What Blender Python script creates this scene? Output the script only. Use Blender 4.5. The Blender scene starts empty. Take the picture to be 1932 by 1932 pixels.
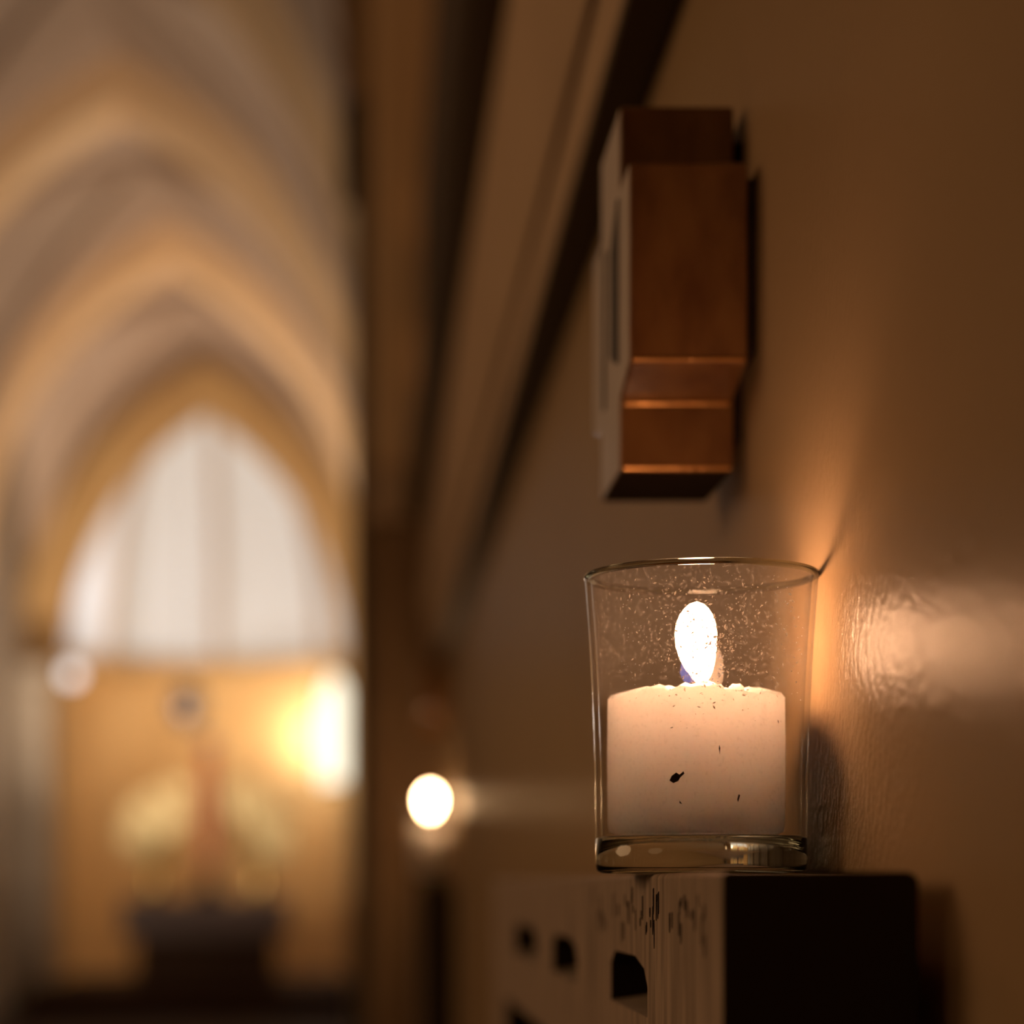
import bpy, bmesh, math, random
from mathutils import Vector, Matrix
random.seed(7)
C = bpy.context.scene.collection
sc = bpy.context.scene
PI = math.pi
# world frame: X right, Y along the wall away from the camera, Z up; the camera is at the origin, 1.35 m above the floor
FPX = 4200.0
cam_d = bpy.data.cameras.new('camera'); cam = bpy.data.objects.new('camera', cam_d); C.objects.link(cam)
cam.location = (0, 0, 0); cam.rotation_euler = (PI/2, 0, 0)
cam_d.sensor_width = 36.0; cam_d.lens = 36.0*FPX/1932
cam_d.shift_x = (966-700)/1932.0; cam_d.shift_y = (1665-966)/1932.0
cam_d.clip_start = .02; cam_d.clip_end = 200
cam_d.dof.use_dof = True; cam_d.dof.focus_distance = .618; cam_d.dof.aperture_fstop = 6.2
sc.camera = cam
w = bpy.data.worlds.new('world'); sc.world = w; w.use_nodes = True
w.node_tree.nodes['Background'].inputs[0].default_value = (1, .72, .45, 1)
w.node_tree.nodes['Background'].inputs[1].default_value = .008
sc.view_settings.view_transform = 'Standard'; sc.view_settings.look = 'None'
sc.view_settings.gamma = 1; sc.view_settings.exposure = 0; sc.view_settings.use_curve_mapping = False
sc.cycles.use_denoising = True
sc.cycles.max_bounces = 12; sc.cycles.transparent_max_bounces = 16; sc.cycles.transmission_bounces = 10
sc.cycles.caustics_reflective = False; sc.cycles.caustics_refractive = False
sc.cycles.sample_clamp_indirect = 4

def lamp(name, kind, loc, power, col, size=.3, target=None, spot=None, size_y=None):
    l = bpy.data.lights.new(name, kind); l.energy = power; l.color = col
    if kind == 'AREA':
        l.size = size
        if size_y: l.shape = 'RECTANGLE'; l.size_y = size_y
    else: l.shadow_soft_size = size
    if kind == 'SPOT': l.spot_size = spot; l.spot_blend = .8
    o = bpy.data.objects.new(name, l); C.objects.link(o); o.location = loc
    if target: o.rotation_euler = (Vector(target)-Vector(loc)).to_track_quat('-Z', 'Y').to_euler()
    return o
WARM = (1, .78, .58)
# unseen fill lights added to brighten the aisle and nave, and lights of the chapel
lamp('nave_fill', 'POINT', (-2.7, 1.35, .9), 41, (1, .58, .29), .6)
lamp('nave_fill', 'POINT', (-2.8, -1.0, 1.3), 9, (1, .58, .29), .5)
# added fill spots for vault and altar, hidden behind the right shafts and at left
lamp('aisle_fill', 'SPOT', (.0, 8.8, .8), 170, WARM, .1, (-1.3, 11.8, 4.0), 2.1)
lamp('aisle_fill', 'SPOT', (.0, 12.8, .6), 330, WARM, .1, (-1.0, 15.8, 4.4), 2.1)
lamp('aisle_fill', 'SPOT', (.0, 16.8, .6), 480, WARM, .1, (-1.6, 19.8, 4.4), 2.1)
lamp('aisle_fill', 'SPOT', (-3.45, 20.5, .2), 760, WARM, .1, (-.6, 23.2, 3.7), 1.9)
lamp('aisle_fill', 'SPOT', (-3.45, 20.2, .4), 70, WARM, .1, (-1.8, 24.5, .3), 1.3)
lamp('chapel_light', 'POINT', (-.90, 25.6, 1.7), 38, (1, .95, .88), .2)
lamp('chapel_light', 'POINT', (-3.50, 24.82, 3.3), 34, (.97, .97, 1), .03)  # added unseen fill behind the left jamb, whitens the half dome

# ---------- materials ----------
def mat(name, base, rough=.6, spec=.5, bump=None, vary=None, metallic=0, **kw):
    m = bpy.data.materials.new(name); m.use_nodes = True
    nt = m.node_tree; b = nt.nodes['Principled BSDF']
    b.inputs['Base Color'].default_value = (*base, 1); b.inputs['Roughness'].default_value = rough
    b.inputs['Specular IOR Level'].default_value = spec; b.inputs['Metallic'].default_value = metallic
    for k, v in kw.items(): b.inputs[k.replace('_', ' ')].default_value = v
    tc = nt.nodes.new('ShaderNodeTexCoord')
    if vary:   # (scale vec, amount dark colour, second colour)
        scl, col2, fac = vary
        mp = nt.nodes.new('ShaderNodeMapping'); mp.inputs['Scale'].default_value = scl
        n = nt.nodes.new('ShaderNodeTexNoise'); n.inputs['Scale'].default_value = 1; n.inputs['Detail'].default_value = 6
        r = nt.nodes.new('ShaderNodeMapRange'); r.inputs[1].default_value = .35; r.inputs[2].default_value = .65
        r.inputs[4].default_value = fac
        mx = nt.nodes.new('ShaderNodeMix'); mx.data_type = 'RGBA'
        mx.inputs[6].default_value = (*base, 1); mx.inputs[7].default_value = (*col2, 1)
        nt.links.new(tc.outputs['Object'], mp.inputs[0]); nt.links.new(mp.outputs[0], n.inputs['Vector'])
        nt.links.new(n.outputs[0], r.inputs[0]); nt.links.new(r.outputs[0], mx.inputs[0])
        nt.links.new(mx.outputs[2], b.inputs['Base Color'])
    if bump:   # (scale vec, strength, distance)
        scl, st, di = bump
        mp = nt.nodes.new('ShaderNodeMapping'); mp.inputs['Scale'].default_value = scl
        n = nt.nodes.new('ShaderNodeTexNoise'); n.inputs['Scale'].default_value = 1; n.inputs['Detail'].default_value = 4
        bp = nt.nodes.new('ShaderNodeBump'); bp.inputs['Strength'].default_value = st; bp.inputs['Distance'].default_value = di
        nt.links.new(tc.outputs['Object'], mp.inputs[0]); nt.links.new(mp.outputs[0], n.inputs['Vector'])
        nt.links.new(n.outputs[0], bp.inputs['Height']); nt.links.new(bp.outputs[0], b.inputs['Normal'])
    return m

M_wall = mat('painted_plaster', (.48, .335, .185), 1, 0, bump=((380, 380, 260), .75, .0009), vary=((6, 6, 6), (.43, .29, .17), .5))
def sheen(m, rough, f0, f1, power):   # satin paint: rough gloss that grows gently towards grazing angles
    nt = m.node_tree; b = nt.nodes['Principled BSDF']; o = nt.nodes['Material Output']
    g = nt.nodes.new('ShaderNodeBsdfGlossy'); g.inputs['Roughness'].default_value = rough
    lw = nt.nodes.new('ShaderNodeLayerWeight'); lw.inputs[0].default_value = .5
    pw = nt.nodes.new('ShaderNodeMath'); pw.operation = 'POWER'; pw.inputs[1].default_value = power
    f = nt.nodes.new('ShaderNodeMath'); f.operation = 'MULTIPLY_ADD'; f.inputs[1].default_value = f1; f.inputs[2].default_value = f0
    nt.links.new(lw.outputs['Facing'], pw.inputs[0]); nt.links.new(pw.outputs[0], f.inputs[0])
    mx = nt.nodes.new('ShaderNodeMixShader'); nt.links.new(f.outputs[0], mx.inputs[0])
    if b.inputs['Normal'].links:
        src = b.inputs['Normal'].links[0].from_socket; nt.links.new(src, g.inputs['Normal'])
    nt.links.new(b.outputs[0], mx.inputs[1]); nt.links.new(g.outputs[0], mx.inputs[2]); nt.links.new(mx.outputs[0], o.inputs[0])
sheen(M_wall, .27, .080, .12, 7)
M_plaster = mat('vault_plaster', (.50, .385, .30), .8, .2, vary=((.8, .8, .8), (.43, .32, .25), .6))
M_gold = mat('ochre_stone', (.52, .34, .15), .6, .3, vary=((2, 2, 2), (.46, .28, .12), .6))
M_arch = mat('pale_ochre_stone', (.93, .68, .42), .7, .2, vary=((2, 2, 2), (.86, .60, .34), .6))
M_white = mat('white_plaster', (.76, .80, .84), .8, .2)
M_ochre = mat('ochre_wall', (.74, .46, .19), .7, .2, vary=((1.2, 1.2, 1.2), (.64, .36, .13), .7))
M_grey = mat('grey_stone', (.40, .34, .27), .7, .3, vary=((2, 2, 2), (.26, .21, .16), .6))
M_darkstone = mat('dark_stone', (.32, .21, .12), .8, .1, vary=((8, 8, 8), (.24, .15, .085), .6))
M_cornice = mat('cornice_plaster', (.70, .52, .35), .75, .1, vary=((5, 5, 5), (.58, .42, .28), .5))
M_cornice_shade = mat('cornice_shade', (.09, .06, .035), .6, .3)  # shade of the soffits and the groove put into the colour
M_floor = mat('dark_floor', (.05, .03, .02), .8, .1, vary=((2, 2, 2), (.03, .02, .012), .6))
M_wood = mat('varnished_wood', (.30, .145, .048), .30, .5, bump=((110, 110, 60), .5, .0007), vary=((70, 70, 30), (.17, .065, .02), .9), Coat_Weight=.8, Coat_Roughness=.11)
M_lip = mat('polished_bronze', (.85, .45, .16), .28, .5, metallic=.85, bump=((300, 300, 60), .6, .0006))
M_lit_face = mat('lit_face_wood', (.80, .64, .52), .7, .1, vary=((40, 40, 12), (.66, .52, .42), .6))  # light on the side face of the cross put into a paler colour
sheen(M_lit_face, .40, .08, .80, 4)
M_soot_shade = mat('soot_and_shade_wood', (.035, .022, .014), .75, .2, vary=((200, 200, 200), (.02, .012, .008), .7))  # real soot under the cross foot; on the mount it paints the shaded gap
M_inlay = mat('dark_inlay', (.06, .055, .05), .5, .4)
M_lit_sill = mat('lit_sill_wood', (.85, .66, .46), .7, .2, vary=((200, 90, 200), (.5, .36, .22), .6))  # pale colour stands in for light falling on the slot sills
M_ledge = mat('weathered_oak', (.64, .48, .35), .8, .12, bump=((260, 260, 30), .5, .0012), vary=((90, 150, 18), (.26, .18, .12), .85))
sheen(M_lit_sill, .4, .08, .5, 4)
sheen(M_ledge, .5, .02, .22, 5)
M_ledge_shade = mat('shaded_oak', (.03, .018, .010), .5, .3, bump=((200, 200, 30), .3, .0006))  # dark colour stands in for shade on the ledge end and in its recesses
M_altar = mat('altar_wood', (.055, .03, .018), .8, .1, vary=((3, 3, 9), (.03, .016, .01), .6))
M_slab = mat('altar_slab', (.10, .07, .065), .5, .4)
M_red = mat('red_brown_wood', (.27, .065, .025), .5, .4)
M_metal = mat('dark_pewter', (.12, .13, .17), .35, .5, metallic=.6)
M_brass = mat('brass', (.6, .42, .16), .35, .5, metallic=1)
M_wick = mat('charred_wick', (.02, .015, .012), .9, .1)
M_flower = mat('pale_petals', (.70, .58, .32), .8, .1)
M_leaf = mat('olive_leaf', (.16, .14, .04), .7, .1)
M_speck = mat('candle_soot_fleck', (.025, .012, .008), .8, .1)
M_wax = mat('pale_wax', (.997, .955, .94), .42, .4, vary=((240, 240, 240), (.985, .93, .91), .3), bump=((500, 500, 500), .12, .0004))
b = M_wax.node_tree.nodes['Principled BSDF']
b.inputs['Subsurface Weight'].default_value = 1; b.inputs['Subsurface Radius'].default_value = (1, .93, .90); b.inputs['Subsurface Scale'].default_value = .062
def emis(name, col, s):
    m = bpy.data.materials.new(name); m.use_nodes = True; nt = m.node_tree
    for n in list(nt.nodes): nt.nodes.remove(n)
    o = nt.nodes.new('ShaderNodeOutputMaterial'); e = nt.nodes.new('ShaderNodeEmission')
    e.inputs[0].default_value = (*col, 1); e.inputs[1].default_value = s
    nt.links.new(e.outputs[0], o.inputs[0]); return m
M_flame = emis('candle_flame', (1, .52, .28), 84)
M_flame_far = emis('distant_candle_flame', (1, .60, .30), 80)
M_lampglow = emis('lamp_glass_lit', (1, .94, .90), 2)
M_window = emis('glowing_pane', (1, .93, .72), 1.8)
def flame_base():
    m = bpy.data.materials.new('blue_flame_base'); m.use_nodes = True; nt = m.node_tree
    for n in list(nt.nodes): nt.nodes.remove(n)
    o = nt.nodes.new('ShaderNodeOutputMaterial'); e = nt.nodes.new('ShaderNodeEmission'); t = nt.nodes.new('ShaderNodeBsdfTransparent')
    a = nt.nodes.new('ShaderNodeMixShader'); a.inputs[0].default_value = .55
    e.inputs[0].default_value = (.22, .22, .62, 1); e.inputs[1].default_value = .8
    nt.links.new(t.outputs[0], a.inputs[1]); nt.links.new(e.outputs[0], a.inputs[2]); nt.links.new(a.outputs[0], o.inputs[0]); return m
M_blue = flame_base()
def thin_glass(name, haze=.04, tint=(.96, .95, .93)):
    # clear thin glass: transparent + Fresnel gloss, and a little soft forward scatter from a dusty, scratched film
    m = bpy.data.materials.new(name); m.use_nodes = True; nt = m.node_tree
    for n in list(nt.nodes): nt.nodes.remove(n)
    o = nt.nodes.new('ShaderNodeOutputMaterial'); t = nt.nodes.new('ShaderNodeBsdfTransparent'); t.inputs[0].default_value = (*tint, 1)
    g = nt.nodes.new('ShaderNodeBsdfGlossy'); g.inputs['Roughness'].default_value = .04
    lw = nt.nodes.new('ShaderNodeLayerWeight'); lw.inputs[0].default_value = .5
    pw = nt.nodes.new('ShaderNodeMath'); pw.operation = 'POWER'; pw.inputs[1].default_value = 5
    f = nt.nodes.new('ShaderNodeMath'); f.operation = 'MULTIPLY_ADD'; f.inputs[1].default_value = .9; f.inputs[2].default_value = .007
    nt.links.new(lw.outputs['Facing'], pw.inputs[0]); nt.links.new(pw.outputs[0], f.inputs[0])
    mx = nt.nodes.new('ShaderNodeMixShader'); nt.links.new(f.outputs[0], mx.inputs[0])
    nt.links.new(t.outputs[0], mx.inputs[1]); nt.links.new(g.outputs[0], mx.inputs[2])
    last = mx
    if haze:
        r = nt.nodes.new('ShaderNodeBsdfRefraction'); r.inputs['IOR'].default_value = 1.02; r.inputs['Roughness'].default_value = .5
        d = nt.nodes.new('ShaderNodeBsdfTranslucent'); d.inputs[0].default_value = (.9, .85, .8, 1)
        tc = nt.nodes.new('ShaderNodeTexCoord'); no = nt.nodes.new('ShaderNodeTexNoise'); no.inputs['Scale'].default_value = 900
        no.inputs['Detail'].default_value = 3
        mr = nt.nodes.new('ShaderNodeMapRange'); mr.inputs[1].default_value = .58; mr.inputs[2].default_value = .75
        mr.inputs[3].default_value = haze*.6; mr.inputs[4].default_value = haze*5
        nt.links.new(tc.outputs['Object'], no.inputs['Vector']); nt.links.new(no.outputs[0], mr.inputs[0])
        m2 = nt.nodes.new('ShaderNodeMixShader'); nt.links.new(mr.outputs[0], m2.inputs[0])
        nt.links.new(mx.outputs[0], m2.inputs[1]); nt.links.new(d.outputs[0], m2.inputs[2]); last = m2
    nt.links.new(last.outputs[0], o.inputs[0]); return m
M_glass_thin = thin_glass('votive_glass_wall', .018)
def solid_glass(name, tint=(1, 1, 1), rough=.0):
    m = bpy.data.materials.new(name); m.use_nodes = True; nt = m.node_tree
    for n in list(nt.nodes): nt.nodes.remove(n)
    o = nt.nodes.new('ShaderNodeOutputMaterial'); g = nt.nodes.new('ShaderNodeBsdfGlass')
    g.inputs[0].default_value = (*tint, 1); g.inputs['Roughness'].default_value = rough; g.inputs['IOR'].default_value = 1.5
    nt.links.new(g.outputs[0], o.inputs[0]); return m
M_glass = solid_glass('votive_glass_solid', (.93, .96, .92), .01)

# ---------- mesh helpers ----------
def link(name, me, m, parent=None, smooth=False, label=None):
    o = bpy.data.objects.new(name, me); C.objects.link(o)
    for x in (m if isinstance(m, (list, tuple)) else [m]): me.materials.append(x)
    if smooth: me.polygons.foreach_set('use_smooth', [True]*len(me.polygons))
    if parent: o.parent = parent
    if label: o['label'] = label
    return o
def obj(name, bm, m, parent=None, smooth=False, label=None):
    bmesh.ops.recalc_face_normals(bm, faces=bm.faces)
    me = bpy.data.meshes.new(name); bm.to_mesh(me); bm.free(); return link(name, me, m, parent, smooth, label)
def thing(name, label, cat, loc=(0, 0, 0), group=None):
    o = bpy.data.objects.new(name, None); C.objects.link(o); o.location = loc; o.empty_display_size = .02
    o['label'] = label; o['category'] = cat
    if group: o['group'] = group
    return o
def struct(name, bm, m, smooth=False):
    o = obj(name, bm, m, None, smooth); o['kind'] = 'structure'; return o
def box(bm, x0, x1, y0, y1, z0, z1, bev=0, seg=2):
    r = bmesh.ops.create_cube(bm, size=1)
    vs = r['verts']
    for v in vs: v.co = Vector((x0 if v.co.x < 0 else x1, y0 if v.co.y < 0 else y1, z0 if v.co.z < 0 else z1))
    if bev:
        es = list({e for v in vs for e in v.link_edges})
        bmesh.ops.bevel(bm, geom=es, offset=bev, segments=seg, affect='EDGES', profile=.5)
    return vs
def lathe(bm, prof, cx=0, cy=0, n=64, jitter=None):
    rings = []
    for k, (r, z) in enumerate(prof):
        if r < 1e-6: rings.append([bm.verts.new((cx, cy, z))])
        else: rings.append([bm.verts.new((cx+r*math.cos(2*PI*i/n), cy+r*math.sin(2*PI*i/n), z+(jitter(k, i, n) if jitter else 0))) for i in range(n)])
    for a, c in zip(rings, rings[1:]):
        if len(a) == 1 and len(c) == 1: continue
        for i in range(n):
            j = (i+1) % n
            if len(a) == 1: bm.faces.new((a[0], c[i], c[j]))
            elif len(c) == 1: bm.faces.new((a[i], a[j], c[0]))
            else: bm.faces.new((a[i], a[j], c[j], c[i]))
def sweep(bm, pts, ups, hw, hh):
    # rectangular bar along pts; ups[i] = direction of the 'height' axis; hw = half width along cross axis
    prev = None
    for i, p in enumerate(pts):
        p = Vector(p); t = (Vector(pts[min(i+1, len(pts)-1)])-Vector(pts[max(i-1, 0)])).normalized()
        u = Vector(ups[i]).normalized(); s = t.cross(u).normalized(); u = s.cross(t).normalized()
        ring = [bm.verts.new(p+s*a*hw+u*c*hh) for a, c in ((-1, -1), (-.62, -1.35), (.62, -1.35), (1, -1), (1, 1), (-1, 1))]
        if prev:
            for k in range(6): bm.faces.new((prev[k], prev[(k+1) % 6], ring[(k+1) % 6], ring[k]))
        else: bm.faces.new(ring)
        prev = ring
    bm.faces.new(prev)
def prism(bm, poly, axis, a, c):
    # poly in the two other axes, extruded along axis from a to c
    def P(u, v, t): return {'x': (t, u, v), 'y': (u, t, v), 'z': (u, v, t)}[axis]
    A = [bm.verts.new(P(u, v, a)) for u, v in poly]; B = [bm.verts.new(P(u, v, c)) for u, v in poly]
    bm.faces.new(A); bm.faces.new(B[::-1])
    n = len(poly)
    for i in range(n): bm.faces.new((A[i], A[(i+1) % n], B[(i+1) % n], B[i]))

# ================= SETTING =================
XW = .130          # right wall surface
XL = -3.73         # left wall surface
XC = (XW+XL)/2; HALF = (XW-XL)/2
FLOOR = -1.35; APEX = 5.75; SPR = APEX-HALF*1.56
bm = bmesh.new(); box(bm, -7, 4, -3, 28.5, FLOOR-.1, FLOOR); struct('floor', bm, M_floor)
bm = bmesh.new(); box(bm, XW, XW+.4, -2.5, 24.2, FLOOR, SPR+4); struct('wall_right', bm, M_wall)
bm = bmesh.new(); box(bm, XL-.5, XL, -2.5, 24.2, FLOOR, SPR+4); struct('wall_left', bm, M_grey)
bm = bmesh.new(); box(bm, XL-.5, XW+.4, -3.0, -2.5, FLOOR, SPR+4); struct('wall_back', bm, M_darkstone)
BAY = [0, 4, 8, 12, 16, 20, 24.2]
def pointed(t, half, rise):   # height above spring at signed offset t from the middle
    R = (half*half+rise*rise)/(2*half); c = R-half
    return math.sqrt(max(0, R*R-(abs(t)+c)**2))
RISE = APEX-SPR
bm = bmesh.new(); NX = 64
for y0, y1 in zip(BAY, BAY[1:]):
    NY = 56; g = []
    for j in range(NY+1):
        y = y0+(y1-y0)*j/NY; row = []
        for i in range(NX+1):
            x = XL+(XW-XL)*i/NX
            hA = pointed(x-XC, HALF, RISE); hB = pointed(y-(y0+y1)/2, (y1-y0)/2, RISE*.97)
            row.append(bm.verts.new((x, y, SPR+max(hA, hB)+.12)))
        g.append(row)
    for j in range(NY):
        for i in range(NX): bm.faces.new((g[j][i], g[j][i+1], g[j+1][i+1], g[j+1][i]))
ceil = struct('ceiling', bm, M_plaster)
sol = ceil.modifiers.new('thick', 'SOLIDIFY'); sol.thickness = -.06
k = 0
for y in BAY[1:-1]:          # transverse arches
    pts, ups = [], []
    for i in range(41):
        t = HALF*math.cos(PI*i/40); h = pointed(t, HALF, RISE)
        pts.append((XC+t, y, SPR+h)); ups.append((t*.9, 0, h+.3))
    bm = bmesh.new(); sweep(bm, pts, ups, .20, .17); k += 1; struct('trim_%d' % k, bm, M_arch)
for y0, y1 in zip(BAY[1:], BAY[2:]):   # diagonal ribs of each bay
    for s in (-1, 1):
        pts, ups = [], []
        for i in range(33):
            u = math.cos(PI*i/32); x = XC+u*HALF; y = (y0+y1)/2+s*u*(y1-y0)/2
            h = max(pointed(u*HALF, HALF, RISE), pointed(u*(y1-y0)/2, (y1-y0)/2, RISE*.97)); pts.append((x, y, SPR+h+.06)); ups.append((u*.9, s*u*.9, h+.3))
        bm = bmesh.new(); sweep(bm, pts, ups, .05, .05); k += 1; struct('trim_%d' % k, bm, M_plaster)
# wall shafts carrying the arches; the near right one is the dark pier behind the far candle
for y in BAY[2:-1]:
    for x0, x1, nm in ((XL, XL+.22, 'l'), (XW-.20, XW+.01, 'r')):
        bm = bmesh.new(); box(bm, x0, x1, y-.2, y+.2, FLOOR, SPR+.05, .03); box(bm, x0-.04, x1+.04, y-.25, y+.25, SPR-.25, SPR, .03)
        k += 1; struct('trim_%d' % k, bm, M_grey)
bm = bmesh.new(); box(bm, XL-.01, XL+.34, 23.3, 23.75, FLOOR, 2.1, .04); box(bm, XL-.01, XL+.40, 23.24, 23.81, 2.1, 2.3, .04)
k += 1; struct('trim_%d' % k, bm, M_grey)
PY = 3.92
bm = bmesh.new(); box(bm, -.004, XW+.01, PY, PY+.5, FLOOR, .635, .012); k += 1; struct('trim_%d' % k, bm, M_darkstone)
bm = bmesh.new(); box(bm, -.016, XW+.01, PY-.03, PY+.53, .635, .66, .006); box(bm, .004, XW+.01, PY-.01, PY+.5, .66, .735, .02); k += 1; struct('trim_%d' % k, bm, M_cornice)
bm = bmesh.new(); box(bm, .0, XW+.01, PY+.02, PY+.5, .735, SPR+.1, .02)
k += 1; struct('trim_%d' % k, bm, M_arch)
for zb in (.93, 1.19):      # small rounded lumps added on the shaft
    bm = bmesh.new(); lathe(bm, [(0, -.075), (.02, -.06), (.034, 0), (.026, .05), (0, .07)], .10, PY+.015, 20)
    for v in bm.verts: v.co.z += zb
    k += 1; struct('trim_%d' % k, bm, M_arch, True)
# cornice running along the right wall
def run(prof, m, y0=-1.5, y1=PY-.03):
    global k
    bm = bmesh.new(); prism(bm, prof, 'y', y0, y1); k += 1; return struct('trim_%d' % k, bm, m)
run([(XW+.01, .367), (.107, .367), (.107, .374), (XW+.01, .374)], M_cornice_shade)
run([(XW+.01, .374), (.107, .374), (.105, .408), (XW+.01, .408)], M_cornice)
run([(XW+.01, .408), (.110, .408), (.108, .418), (XW+.01, .418)], M_cornice_shade)
run([(XW+.01, .418), (.103, .418), (.098, .44), (.090, .50), (.096, .56), (.098, .635), (XW+.01, .635)], M_cornice)
run([(XW+.01, .635), (.070, .635), (.064, .645), (.064, .68), (XW+.01, .70)], M_cornice_shade)
run([(XW+.01, .70), (.085, .70), (.085, 1.2), (XW+.01, 1.2)], M_cornice_shade)

# chancel arch wall
def arch_poly(half, z0, spr, rise, n=24):
    P = [(half, z0)]
    for i in range(n+1):
        t = half*math.cos(PI*i/n); P.append((t, spr+pointed(t, half, rise)))
    P.append((-half, z0)); return P
CY = 24.2; CH = 1.62; CAP = 5.22; CR = 2.9
bm = bmesh.new(); n = 24
inner = arch_poly(CH, FLOOR, CAP-CR, CR, n)
ring_in = [bm.verts.new((XC+u, CY, v)) for u, v in inner]; ring_in2 = [bm.verts.new((XC+u, CY+.5, v)) for u, v in inner]
outp = []
for (u, v) in inner:
    if v <= FLOOR+.01: outp.append((math.copysign(HALF+.1, u), FLOOR))
    else:
        a = math.atan2(v-1.2, u if abs(u) > 1e-6 else 1e-6); r = 6.0
        outp.append((max(-HALF-.1, min(HALF+.1, u*2.2)) if v < CAP-.4 else u*2.2, 7.2 if v > CAP-CR+.2 else 4.0))
ring_out = [bm.verts.new((XC+u, CY, v)) for u, v in outp]
for i in range(len(inner)-1):
    bm.faces.new((ring_in[i], ring_in[i+1], ring_out[i+1], ring_out[i])); bm.faces.new((ring_in[i], ring_in[i+1], ring_in2[i+1], ring_in2[i]))
struct('wall_chancel', bm, M_plaster)
def archivolt(half, rise, apex, y, hw, hh, m):
    global k
    pts, ups = [], []
    for z in (FLOOR, 0.0): pts.append((XC+half, y, z)); ups.append((1, 0, 0))
    for i in range(41):
        t = half*math.cos(PI*i/40); h = pointed(t, half, rise); pts.append((XC+t, y, apex-rise+h)); ups.append((t+math.copysign(.6, t) if abs(t) > .05 else t, 0, h*.9+.02))
    for z in (0.0, FLOOR): pts.append((XC-half, y, z)); ups.append((-1, 0, 0))
    bm = bmesh.new(); sweep(bm, pts, ups, hw, hh); k += 1; struct('trim_%d' % k, bm, m)
archivolt(CH+.18, CR+.12, CAP+.18, CY-.06, .16, .21, M_gold)

# apse: ochre half-round wall below, white ribbed half dome above
AR = 1.75; AY = CY+.5; ZC = 2.55; NA = 30
bm = bmesh.new(); prev = None
for i in range(NA+1):
    a = PI*i/NA; p = [bm.verts.new((XC+AR*math.cos(a), AY+AR*.9*math.sin(a), z)) for z in (FLOOR, ZC)]
    if prev: bm.faces.new((prev[0], p[0], p[1], prev[1]))
    prev = p
struct('wall_apse', bm, M_ochre)
bm = bmesh.new(); rows = []
for j in range(15):
    f = j/14; r = math.cos(f*PI/2)**.8*AR if j < 14 else .001; z = ZC+.06+2.75*math.sin(f*PI/2)
    row = []
    for i in range(61):
        a = PI*i/60; sc_ = 1+.045*abs(math.sin(a*4))     # shallow scalloped sails between the ribs
        row.append(bm.verts.new((XC+r*sc_*math.cos(a), AY+r*sc_*.9*math.sin(a), z)))
    rows.append(row)
for j in range(14):
    for i in range(60): bm.faces.new((rows[j][i], rows[j][i+1], rows[j+1][i+1], rows[j+1][i]))
struct('ceiling_apse', bm, M_white, True)
for q in (1, 2, 3):
    a = PI*q/4; pts, ups = [], []
    for j in range(15):
        f = j/14; r = math.cos(f*PI/2)**.8*AR*.985 if j < 14 else .02; z = ZC+.06+2.75*math.sin(f*PI/2)*.99
        pts.append((XC+r*math.cos(a), AY+r*.9*math.sin(a), z)); ups.append((math.cos(a), math.sin(a), .4))
    bm = bmesh.new(); sweep(bm, pts, ups, .05, .04); k += 1; struct('trim_%d' % k, bm, M_plaster)
bm = bmesh.new(); prev = None
for i in range(NA+1):
    a = PI*i/NA; p = [bm.verts.new((XC+r*math.cos(a), AY+r*.9*math.sin(a), z)) for r, z in ((AR, ZC-.1), (AR-.1, ZC-.06), (AR-.1, ZC+.06), (AR, ZC+.08))]
    if prev:
        for q in range(3): bm.faces.new((prev[q], p[q], p[q+1], prev[q+1]))
    prev = p
k += 1; struct('trim_%d' % k, bm, M_gold)
# glowing lancet pane added on the right of the apse for the bright patch
wy = AY+.62; wx = XC+AR*.86
wroot = bpy.data.objects.new('window_1', None); C.objects.link(wroot); wroot['kind'] = 'structure'
wroot.location = (XC+AR*math.cos(.62)-.02, AY+AR*.9*math.sin(.62)-.02, 0); wroot.rotation_euler = (0, 0, -.95)
def lancet(half, z0, z1): return arch_poly(half, z0, z1-half*1.4, half*1.4, 10)
bm = bmesh.new(); prism(bm, lancet(.30, 1.15, 2.4), 'y', -.03, -.01); obj('pane', bm, M_window, wroot)
pts = [(u, -.04, v) for u, v in lancet(.34, 1.1, 2.45)]; bm = bmesh.new(); sweep(bm, pts, [(u, 0, v-1.6) for u, _, v in pts], .03, .03); obj('window_frame', bm, M_gold, wroot)
# steps before the altar
for i, (yy, zz) in enumerate(((21.6, .15), (22.1, .30))):
    bm = bmesh.new(); box(bm, XL+.3, XW-.25, yy, 28, FLOOR, FLOOR+zz, .02); k += 1; struct('trim_%d' % k, bm, M_altar)

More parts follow.
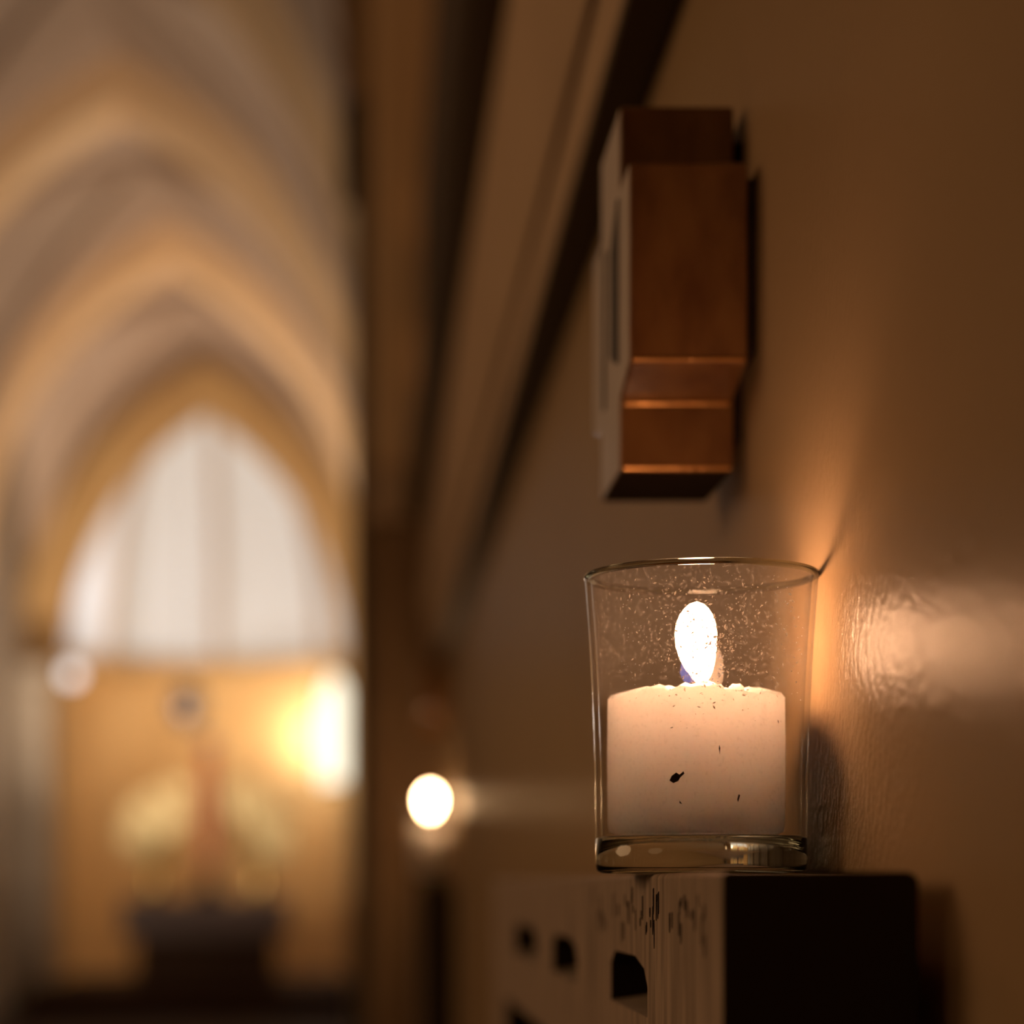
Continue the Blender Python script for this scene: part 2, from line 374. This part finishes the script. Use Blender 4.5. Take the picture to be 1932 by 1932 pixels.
# ================= THINGS: near group =================
# --- carved wooden ledge carrying the near candle
LT = .0024
def ledge(y0, label, nm='wooden_ledge', detail=True, group=None, ln=.94):
    t = thing(nm, label, 'ledge', (.101, y0, 0), group)
    bm = bmesh.new(); x0, x1 = .079-.101, .123-.101
    prof = [(x0, -.30), (x0, LT-.002)]
    for q in range(7):
        a = PI-(PI/2)*q/6; prof.append((x0+.0015+.0015*math.cos(a), LT-.0015+.0015*math.sin(a)))
    for q in range(7):
        a = PI/2-(PI/2)*q/6; prof.append((x1-.003+.003*math.cos(a), LT-.003+.003*math.sin(a)))
    prof += [(x1, -.30)]
    prism(bm, prof, 'y', 0, ln)
    o = obj('board', bm, [M_ledge, M_ledge_shade])
    cuts = []
    if detail:
        for a, c in ((.136, .232), (.352, .466), (.562, .716)):
            zt, zb = -.0219, -.0389
            poly = [(a, zb), (c, zb), (c, zt-.004), (c-.012, zt), (a+.03, zt), (a+.008, zt-.003), (a, zt-.008)]
            bm = bmesh.new(); A = [bm.verts.new((x0-.002, u, v)) for u, v in poly]
            B = [bm.verts.new((x0+.024, u, v+(.004 if v == zb else 0))) for u, v in poly]
            bm.faces.new(A); bm.faces.new(B[::-1]); nn = len(poly)
            for i in range(nn): bm.faces.new((A[i], A[(i+1) % nn], B[(i+1) % nn], B[i]))
            cuts.append(obj('cut', bm, M_ledge))
        bm = bmesh.new(); box(bm, x0-.01, x0+.028, .05, .80, -.27, -.067); cuts.append(obj('cut', bm, M_ledge_shade))
        for cc in cuts:
            md = o.modifiers.new('b', 'BOOLEAN'); md.operation = 'DIFFERENCE'; md.object = cc; md.solver = 'EXACT'
        bpy.context.view_layer.update(); dg = bpy.context.evaluated_depsgraph_get()
        me = bpy.data.meshes.new_from_object(o.evaluated_get(dg)); o.modifiers.clear(); o.data = me
        for cc in cuts: bpy.data.objects.remove(cc)
    o.parent = t; me = o.data
    if len(me.materials) < 2: me.materials.append(M_ledge_shade)
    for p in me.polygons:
        if p.normal.y < -.9 and p.center.y < .01: p.material_index = 1  # near end painted dark as shade
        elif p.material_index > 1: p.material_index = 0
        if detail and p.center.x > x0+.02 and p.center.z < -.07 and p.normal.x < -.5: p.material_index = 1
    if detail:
        me.materials.append(M_lit_sill)
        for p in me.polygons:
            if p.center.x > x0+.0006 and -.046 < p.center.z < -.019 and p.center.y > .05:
                p.material_index = len(me.materials)-1 if p.normal.z > .8 else 1  # sill painted as lit, the other slot faces as shaded
    if detail:   # vertical worm-eaten gouges cut in the side near the top edge
        bm = bmesh.new()
        for _ in range(46):
            y = random.uniform(.02, .30); z = LT-random.uniform(.006, .018); L = random.uniform(.002, .008); w_ = random.uniform(.0009, .0022)
            yy = y; vs = [bm.verts.new((x0-.0002, yy+dx*w_, z+dz*L)) for dx, dz in ((-.3, .5), (.4, .45), (.5, 0), (.3, -.4), (0, -.55), (-.4, -.3), (-.5, .1))]
            f = bm.faces.new(vs); r = bmesh.ops.extrude_face_region(bm, geom=[f])
            for v in r['geom']:
                if isinstance(v, bmesh.types.BMVert): v.co.x += .0005
        g = obj('worm_marks', bm, M_soot_shade, t); g['kind'] = 'stuff'
    return t
ledge(.50, 'long brown oak wall ledge with carved side slots under the large near candle')

# --- votive glass
GX, GY = .0963, .650
PX = GY/FPX
def Zof(y, Y=GY): return (1665-y)*Y/FPX
GB = LT+.0002
zr = Zof(1083)                      # rim height
R0, R1 = .0306, .0338
tg = thing('votive_glass', 'clear glass votive cup on the near oak ledge, rim against the wall', 'glass', (GX, GY, GB))
H = zr-GB; BH = .0102
bm = bmesh.new(); prof = [(0, .0010), (.022, .0008), (.026, 0), (.0288, 0), (.0302, .0009), (R0, .0028), (R0, BH), (R0-.0012, BH+.0006), (.026, BH+.0002), (.014, BH-.0008), (0, BH-.0012)]
lathe(bm, prof, n=96); obj('glass_base', bm, M_glass, tg, True)
bm = bmesh.new(); N = 20
outer = [(R0+(R1-R0)*((i/N)**2.0), BH+.0004+(H-BH-.0012)*i/N) for i in range(N+1)]
innr = [(r-.0017, z) for r, z in outer][::-1]
lathe(bm, outer, n=96); lathe(bm, innr[:-1]+[(R0-.0017, BH+.0010)], n=96)
obj('glass_wall', bm, M_glass_thin, tg, True)
bm = bmesh.new(); rp = [(R1-.00085+.0011*math.cos(a), H-.0008+.0010*math.sin(a)) for a in [2*PI*i/12 for i in range(13)]]
lathe(bm, rp, n=128); obj('glass_rim', bm, M_glass, tg, True)
# dust and scratches stuck to the near side of the cup (uncountable)
bm = bmesh.new()
for _ in range(700):
    if random.random() < .6:
        rr = abs(random.gauss(0, .013)); th = random.uniform(0, 2*PI); dx = rr*math.cos(th); z = .064+rr*math.sin(th)*1.2
    else: dx = random.uniform(-.026, .026); z = random.uniform(.048, .083)
    if abs(dx) > .028 or z < BH+.002 or z > H-.003: continue
    r = R0+(R1-R0)*(((z-BH)/(H-BH))**2)+.00006; s = random.uniform(.00008, .0003); a = -PI/2+math.asin(dx/r)
    c = Vector((r*math.cos(a), r*math.sin(a), z)); tan = Vector((-math.sin(a), math.cos(a), 0)); up = Vector((0, 0, 1)); nn = Vector((math.cos(a), math.sin(a), 0))
    rot = random.uniform(0, PI); e1 = (tan*math.cos(rot)+up*math.sin(rot))*s*random.choice((1, 1, 2.5)); e2 = (-tan*math.sin(rot)+up*math.cos(rot))*s
    vs = [bm.verts.new(c+e1), bm.verts.new(c+e2), bm.verts.new(c-e1), bm.verts.new(c-e2), bm.verts.new(c+nn*s*.8)]
    for i in range(4): bm.faces.new((vs[i], vs[(i+1) % 4], vs[4]))
    bm.faces.new(vs[:4])
def dustmat():
    m = bpy.data.materials.new('dust_fleck'); m.use_nodes = True; nt = m.node_tree
    for n in list(nt.nodes): nt.nodes.remove(n)
    o = nt.nodes.new('ShaderNodeOutputMaterial'); d = nt.nodes.new('ShaderNodeBsdfTranslucent'); d.inputs[0].default_value = (.95, .9, .85, 1)
    nt.links.new(d.outputs[0], o.inputs[0]); return m
du = obj('dust', bm, dustmat(), tg); du['kind'] = 'stuff'

# --- wax candle inside
WX = (1313-700)*PX; WR = .0256; WB = GB+BH+.0012; WT = Zof(1313)
tc_ = thing('votive_candle', 'lit pale pink wax candle inside the near glass cup', 'candle', (WX, GY, WB))
WH = WT-WB
def jit(kk, i, n):
    if kk < 5 or kk > 9: return 0
    a = 2*PI*i/n
    return (.0007*math.sin(3*a+1)+.0005*math.sin(7*a)+.0003*math.sin(17*a+2)+.0003*math.sin(29*a))*(1 if kk > 5 else .4)
prof = [(0, 0), (WR-.002, 0), (WR-.0004, .0008), (WR, .003), (WR+.0002, WH*.6), (WR, WH-.0008), (WR-.0006, WH-.0001), (WR-.003, WH+.0005), (WR-.007, WH+.0014), (WR-.011, WH+.0010), (.008, WH-.0005), (.003, WH), (0, WH+.0002)]
bm = bmesh.new(); lathe(bm, prof, n=120, jitter=jit); obj('wax', bm, M_wax, tc_, True)
bm = bmesh.new()
for cxx, s in ((.0000, 1.0), (.009, .7), (.004, .6), (-.006, .5)):   # crumbled crest at the front of the melted rim
    lathe(bm, [(0, WH-.001), (.0036*s, WH-.001), (.003*s, WH+.0014*s), (.0015*s, WH+.0026*s), (0, WH+.0028*s)], cxx, -.017, 14, lambda kk, i, n: .0003*math.sin(i*3+cxx*900))
obj('wax_crest', bm, M_wax, tc_, True)
FX = (1312-1313)*PX
bm = bmesh.new()
prev = None
for i in range(9):
    f = i/8; c = Vector((-.0006+FX-.0012*math.sin(f*2.2), 0, WH-.001+.0085*f))
    ring = [bm.verts.new(c+Vector((.0007*math.cos(2*PI*q/8), .0007*math.sin(2*PI*q/8), 0))) for q in range(8)]
    if prev:
        for q in range(8): bm.faces.new((prev[q], prev[(q+1) % 8], ring[(q+1) % 8], ring[q]))
    prev = ring
bm.faces.new(prev); obj('wick', bm, M_wick, tc_, True)
FL = [(0, .001, 10), (.06, .30, 9.5), (.13, .52, 8), (.22, .70, 5.5), (.34, .86, 2.5), (.48, .97, .5), (.62, 1, 0), (.74, .93, 0), (.84, .78, .5), (.92, .56, 1), (.97, .34, 1.3), (1, .001, 1.4)]
def flame(z0, z1, wmax, px):   # rows: height, relative half width, sideways shift in px
    bm = bmesh.new(); prof = []
    for (f0, r0, s0), (f1, r1, s1) in zip(FL, FL[1:]):
        for q in range(3):
            e = q/3; prof.append((f0+(f1-f0)*e, r0+(r1-r0)*e, s0+(s1-s0)*e))
    prof.append(FL[-1]); prev = None
    for f, r, sh in prof:
        c = Vector((sh*px, 0, z0+(z1-z0)*f)); r *= wmax
        ring = [bm.verts.new(c+Vector((r*math.cos(2*PI*q/24), r*.8*math.sin(2*PI*q/24), 0))) for q in range(24)]
        if prev:
            for q in range(24): bm.faces.new((prev[q], prev[(q+1) % 24], ring[(q+1) % 24], ring[q]))
        prev = ring
    return bm
zf0 = Zof(1293)-WB; zf1 = Zof(1136)-WB
obj('flame', flame(zf0, zf1, .0060, PX), M_flame, tc_, True)
bm = bmesh.new(); lathe(bm, [(0, 0), (.0016, .0006), (.0027, .0030), (.0022, .0060), (0, .0080)], -.0027, -.0050, 16)
for v in bm.verts: v.co.z += Zof(1292)-WB
obj('blue_flame_base', bm, M_blue, tc_, True, 'faint blue base of the flame')
# soot fleck embedded in the wax front
def on_wax(x, y):
    dx = (x-1313)*PX*(GY-WR)/GY; return dx, -math.sqrt(WR**2-dx*dx)-.0002, (1665-y)*(GY-WR)/FPX-WB
for poly in ([(1240, 1472), (1244, 1463), (1252, 1457), (1258, 1461), (1265, 1455), (1267, 1459), (1259, 1467), (1256, 1473), (1247, 1477)], [(1332, 1405), (1334, 1411), (1333, 1424), (1331, 1412)], [(1370, 1498), (1373, 1500), (1369, 1513), (1367, 1508)], [(1455, 1352), (1459, 1355), (1458, 1360)], [(1464, 1353), (1468, 1356), (1467, 1372)], [(1258, 1510), (1263, 1517), (1258, 1515)]):
    bm = bmesh.new(); vs = [bm.verts.new(on_wax(*p)) for p in poly]; f = bm.faces.new(vs)
    r = bmesh.ops.extrude_face_region(bm, geom=[f])
    for v in r['geom']:
        if isinstance(v, bmesh.types.BMVert): v.co.y += .0006
    obj('soot_fleck', bm, M_speck, tc_)

# --- wall cross above the candle
def wall_cross(y, z0, label, detail=True, group=None, s=1.065):   # s: size of the cross (1 = 11.2 cm wide)
    # y = stem near face, z0 = stem bottom
    t = thing('wall_cross', label, 'cross', (XW-.0037-.0187*s, y, z0), group)
    sw, ah, hh = .058, .027, .1195; a0, a1 = .0292, .0926
    P = [(0, 0), (sw, 0), (sw, a0), (sw+ah, a0+.0002), (sw+ah, a1), (sw, a1), (sw, hh), (0, hh), (0, a1), (-ah, a1), (-ah, a0), (0, a0-.0085)]
    P = [(0, 0), (sw, 0), (sw, a0-.006), (sw+ah, a0), (sw+ah, a1), (sw, a1), (sw, hh), (0, hh), (0, a1), (-ah, a1), (-ah, a0), (0, a0-.006)]
    bm = bmesh.new(); x0, x1 = -.0188, .0187
    prism(bm, P, 'x', x0, x1)
    bmesh.ops.recalc_face_normals(bm, faces=bm.faces)
    es = [e for e in bm.edges]
    bmesh.ops.bevel(bm, geom=es, offset=.0013, segments=3, affect='EDGES', profile=.5)
    o = obj('cross_body', bm, [M_wood, M_lit_face, M_soot_shade], t)
    for p in o.data.polygons:
        if p.normal.x < -.8: p.material_index = 1  # side face painted as lit
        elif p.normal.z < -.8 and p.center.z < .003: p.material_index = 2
    bm = bmesh.new(); box(bm, x1-.0005, x1+.0115, -ah+.004, sw+ah-.004, a0+.004, a1-.004, .001); box(bm, x1-.0005, x1+.0115, .005, sw-.005, .012, hh-.010, .001); obj('gap_shade_mount', bm, M_soot_shade, t)  # mount widened and darkened to paint the shaded gap at the wall
    if detail:
        bm = bmesh.new(); prism(bm, [(.0005+.002, .036), (.011, .038), (.024, .043), (.024, .078), (.013, .084), (.0025, .090)], 'x', x0-.0006, x0+.001); obj('inlay', bm, M_inlay, t, label='dark grey inlay in the cross face')
        bm = bmesh.new(); prism(bm, [(.044, .030), (.048, .030), (.048, .085), (.044, .085)], 'x', x0-.0006, x0+.001); obj('inlay', bm, M_inlay, t, label='thin dark inlaid line')
        # mouldings on the near side: thin proud fillets under the arm and at the foot
        bm = bmesh.new(); box(bm, x0+.0015, x1-.0015, -.0012, .001, .0215, .0228, .0005); obj('fillet', bm, M_lip, t)
        bm = bmesh.new(); box(bm, x0+.001, x1-.001, -ah-.0007, -ah+.001, a0+.0005, a0+.0018, .0005); obj('fillet', bm, M_lip, t)
        bm = bmesh.new()
        box(bm, x0+.0012, x1-.0012, -.0008, .001, .0006, .0018, .0004); obj('fillet', bm, M_lip, t)
    for ch in t.children: ch.data.transform(Matrix.Scale(s, 4))
    return t
wall_cross(.727*1.065, .1341*1.065, 'large varnished wooden cross on the wall above the near candle')

# ================= far candle group =================
def far_group(Y):
    ledge(Y-.15, 'small distant wooden ledge end, darkened as shade, beneath the far candle by the pier', detail=False, ln=.40)
    dz = .021
    t = thing('votive_glass', 'tiny distant glass cup around the blurred far flame', 'glass', (GX, Y, LT+.0002))
    bm = bmesh.new(); lathe(bm, [(0, 0), (R0, .001), (R0, .010), (0, .010)], n=32); obj('glass_base', bm, M_glass, t, True)
    bm = bmesh.new(); lathe(bm, [(R0, .010), (R0+.001, .05), (R1, .125)], n=32); obj('glass_wall', bm, M_glass_thin, t, True)
    t = thing('votive_candle', 'distant lit candle blurred to a white disc before the pier', 'candle', (GX, Y, LT+.012))
    bm = bmesh.new(); lathe(bm, [(0, 0), (WR, 0), (WR, .075), (WR-.003, .078), (.003, .076), (0, .076)], n=32); obj('wax', bm, M_wax, t, True)
    bm = bmesh.new(); lathe(bm, [(0, .075), (.0008, .076), (.0008, .084), (0, .085)], n=8); obj('wick', bm, M_wick, t)
    zc = (1665-1512)*Y/FPX-LT-.012
    obj('flame', flame(zc-.020, zc+.018, .0105, 0), M_flame_far, t, True)
    wall_cross(Y+.08, (1665-1372)*Y/FPX, 'small distant wooden cross on the wall above the far flame', False)
far_group(3.62)

# ================= chapel things =================
def rel(x, y, Y): return ((x-700)*Y/FPX, Y, (1665-y)*Y/FPX)
STEP = FLOOR+.30
ax, ay, _ = rel(385, 1700, 23.0)
t = thing('altar', 'dark wooden altar with a paler slab top in the bright chapel', 'altar', (ax, ay, STEP))
top = rel(0, 1695, 23.0)[2]-STEP
bm = bmesh.new(); box(bm, -.72, .72, .06, .70, 0, top-.40, .02)
obj('altar_body', bm, M_altar, t)
bm = bmesh.new(); box(bm, -.86, .86, 0, .8, top-.42, top, .03); obj('altar_slab', bm, M_slab, t)
for s in (-.45, 0, .45):
    bm = bmesh.new(); box(bm, s-.19, s+.19, .03, .07, .1, top-.5, .015); obj('front_panel', bm, M_altar, t)
# altar cross: thin red-brown stem on dark foot, round pewter head
x, y, z = rel(393, 1690, 23.2)
t = thing('altar_candlestick', 'tall red-brown candlestick with a dark foot on the altar', 'candlestick', (x, y+.15, STEP+top))
bm = bmesh.new(); lathe(bm, [(0, 0), (.17, 0), (.16, .05), (.08, .10), (.055, .22), (.07, .30), (0, .32)], n=20); obj('foot', bm, M_altar, t, True)
bm = bmesh.new(); lathe(bm, [(0, .30), (.10, .30), (.10, .36), (.07, .40), (.085, .60), (.09, .9), (.11, .93), (.11, .97), (.08, 1.0), (.085, 1.3), (.07, 1.56), (.09, 1.60), (0, 1.62)], n=20); obj('stem', bm, M_red, t)
bm = bmesh.new(); lathe(bm, [(0, 1.60), (.05, 1.60), (.10, 1.66), (.11, 1.70), (0, 1.70)], n=16); obj('drip_pan', bm, M_metal, t, True)
x, y, z = rel(355, 1325, 22.9)
t = thing('sanctuary_lamp', 'dark round hanging lamp just left above the altar candlestick', 'lamp', (x, 22.9, rel(355, 1325, 22.9)[2]-.2))
bm = bmesh.new(); lathe(bm, [(0, -.05), (.06, -.04), (.15, .08), (.18, .2), (.14, .32), (.06, .38), (0, .40)], n=20); obj('lamp_bowl', bm, M_metal, t, True)
bm = bmesh.new(); lathe(bm, [(0, .38), (.006, .38), (.006, APEX-z+.26), (0, APEX-z+.26)], n=6); obj('chain', bm, M_metal, t)
def bouquet(px, py, label, lean):
    x, y, z = rel(px, 1690, 23.4)
    t = thing('flower_spray', label, 'flowers', (x, y+.1, STEP+top), 'flower sprays on the altar')
    bm = bmesh.new(); lathe(bm, [(0, 0), (.07, 0), (.09, .12), (.05, .25), (.07, .30), (0, .28)], n=16); obj('vase', bm, M_brass, t, True)
    hz = rel(0, py, 23.4)[2]-(STEP+top)
    bm = bmesh.new(); bs = bmesh.new()
    for _ in range(60):
        a = random.uniform(0, 2*PI); rr = random.random()**.5
        u = rr*math.cos(a); v = rr*math.sin(a); c = Vector((u*.28+lean*v*.22, random.uniform(-.12, .12), hz+v*.36))
        for kk in range(5):
            an = 2*PI*kk/5; r_ = .065
            p = [c, c+Vector((r_*math.cos(an-.5), -.02, r_*math.sin(an-.5))), c+Vector((r_*1.4*math.cos(an), -.03, r_*1.4*math.sin(an))), c+Vector((r_*math.cos(an+.5), -.02, r_*math.sin(an+.5)))]
            bm.faces.new([bm.verts.new(q) for q in p])
        if _ % 4 == 0:
            s0 = Vector((0, 0, .28)); e = Vector((.008, 0, 0))
            bs.faces.new([bs.verts.new(q) for q in (s0-e, s0+e, c+e, c-e)])
    o = obj('petals', bm, M_flower, t); o['kind'] = 'stuff'; o = obj('stems', bs, M_leaf, t); o['kind'] = 'stuff'
bouquet(290, 1545, 'pale yellow flower spray left of the altar candlestick', 1)
bouquet(490, 1545, 'pale yellow flower spray right of the altar candlestick', -1)
# wall lamp on the left, a white disc
x, y, z = rel(135, 1272, 20.0)
t = thing('pendant_lamp', 'small white glowing globe lamp at the left of the chapel arch', 'lamp', (x, y, z))
bm = bmesh.new(); bmesh.ops.create_uvsphere(bm, u_segments=20, v_segments=12, radius=.075); obj('globe', bm, M_lampglow, t, True)
bm = bmesh.new(); lathe(bm, [(0, .07), (.04, .07), (.03, .11), (.008, .13), (.008, SPR+pointed(x-XC, HALF, RISE)-z-.1), (0, SPR+pointed(x-XC, HALF, RISE)-z-.1)], n=10); obj('rod', bm, M_brass, t)
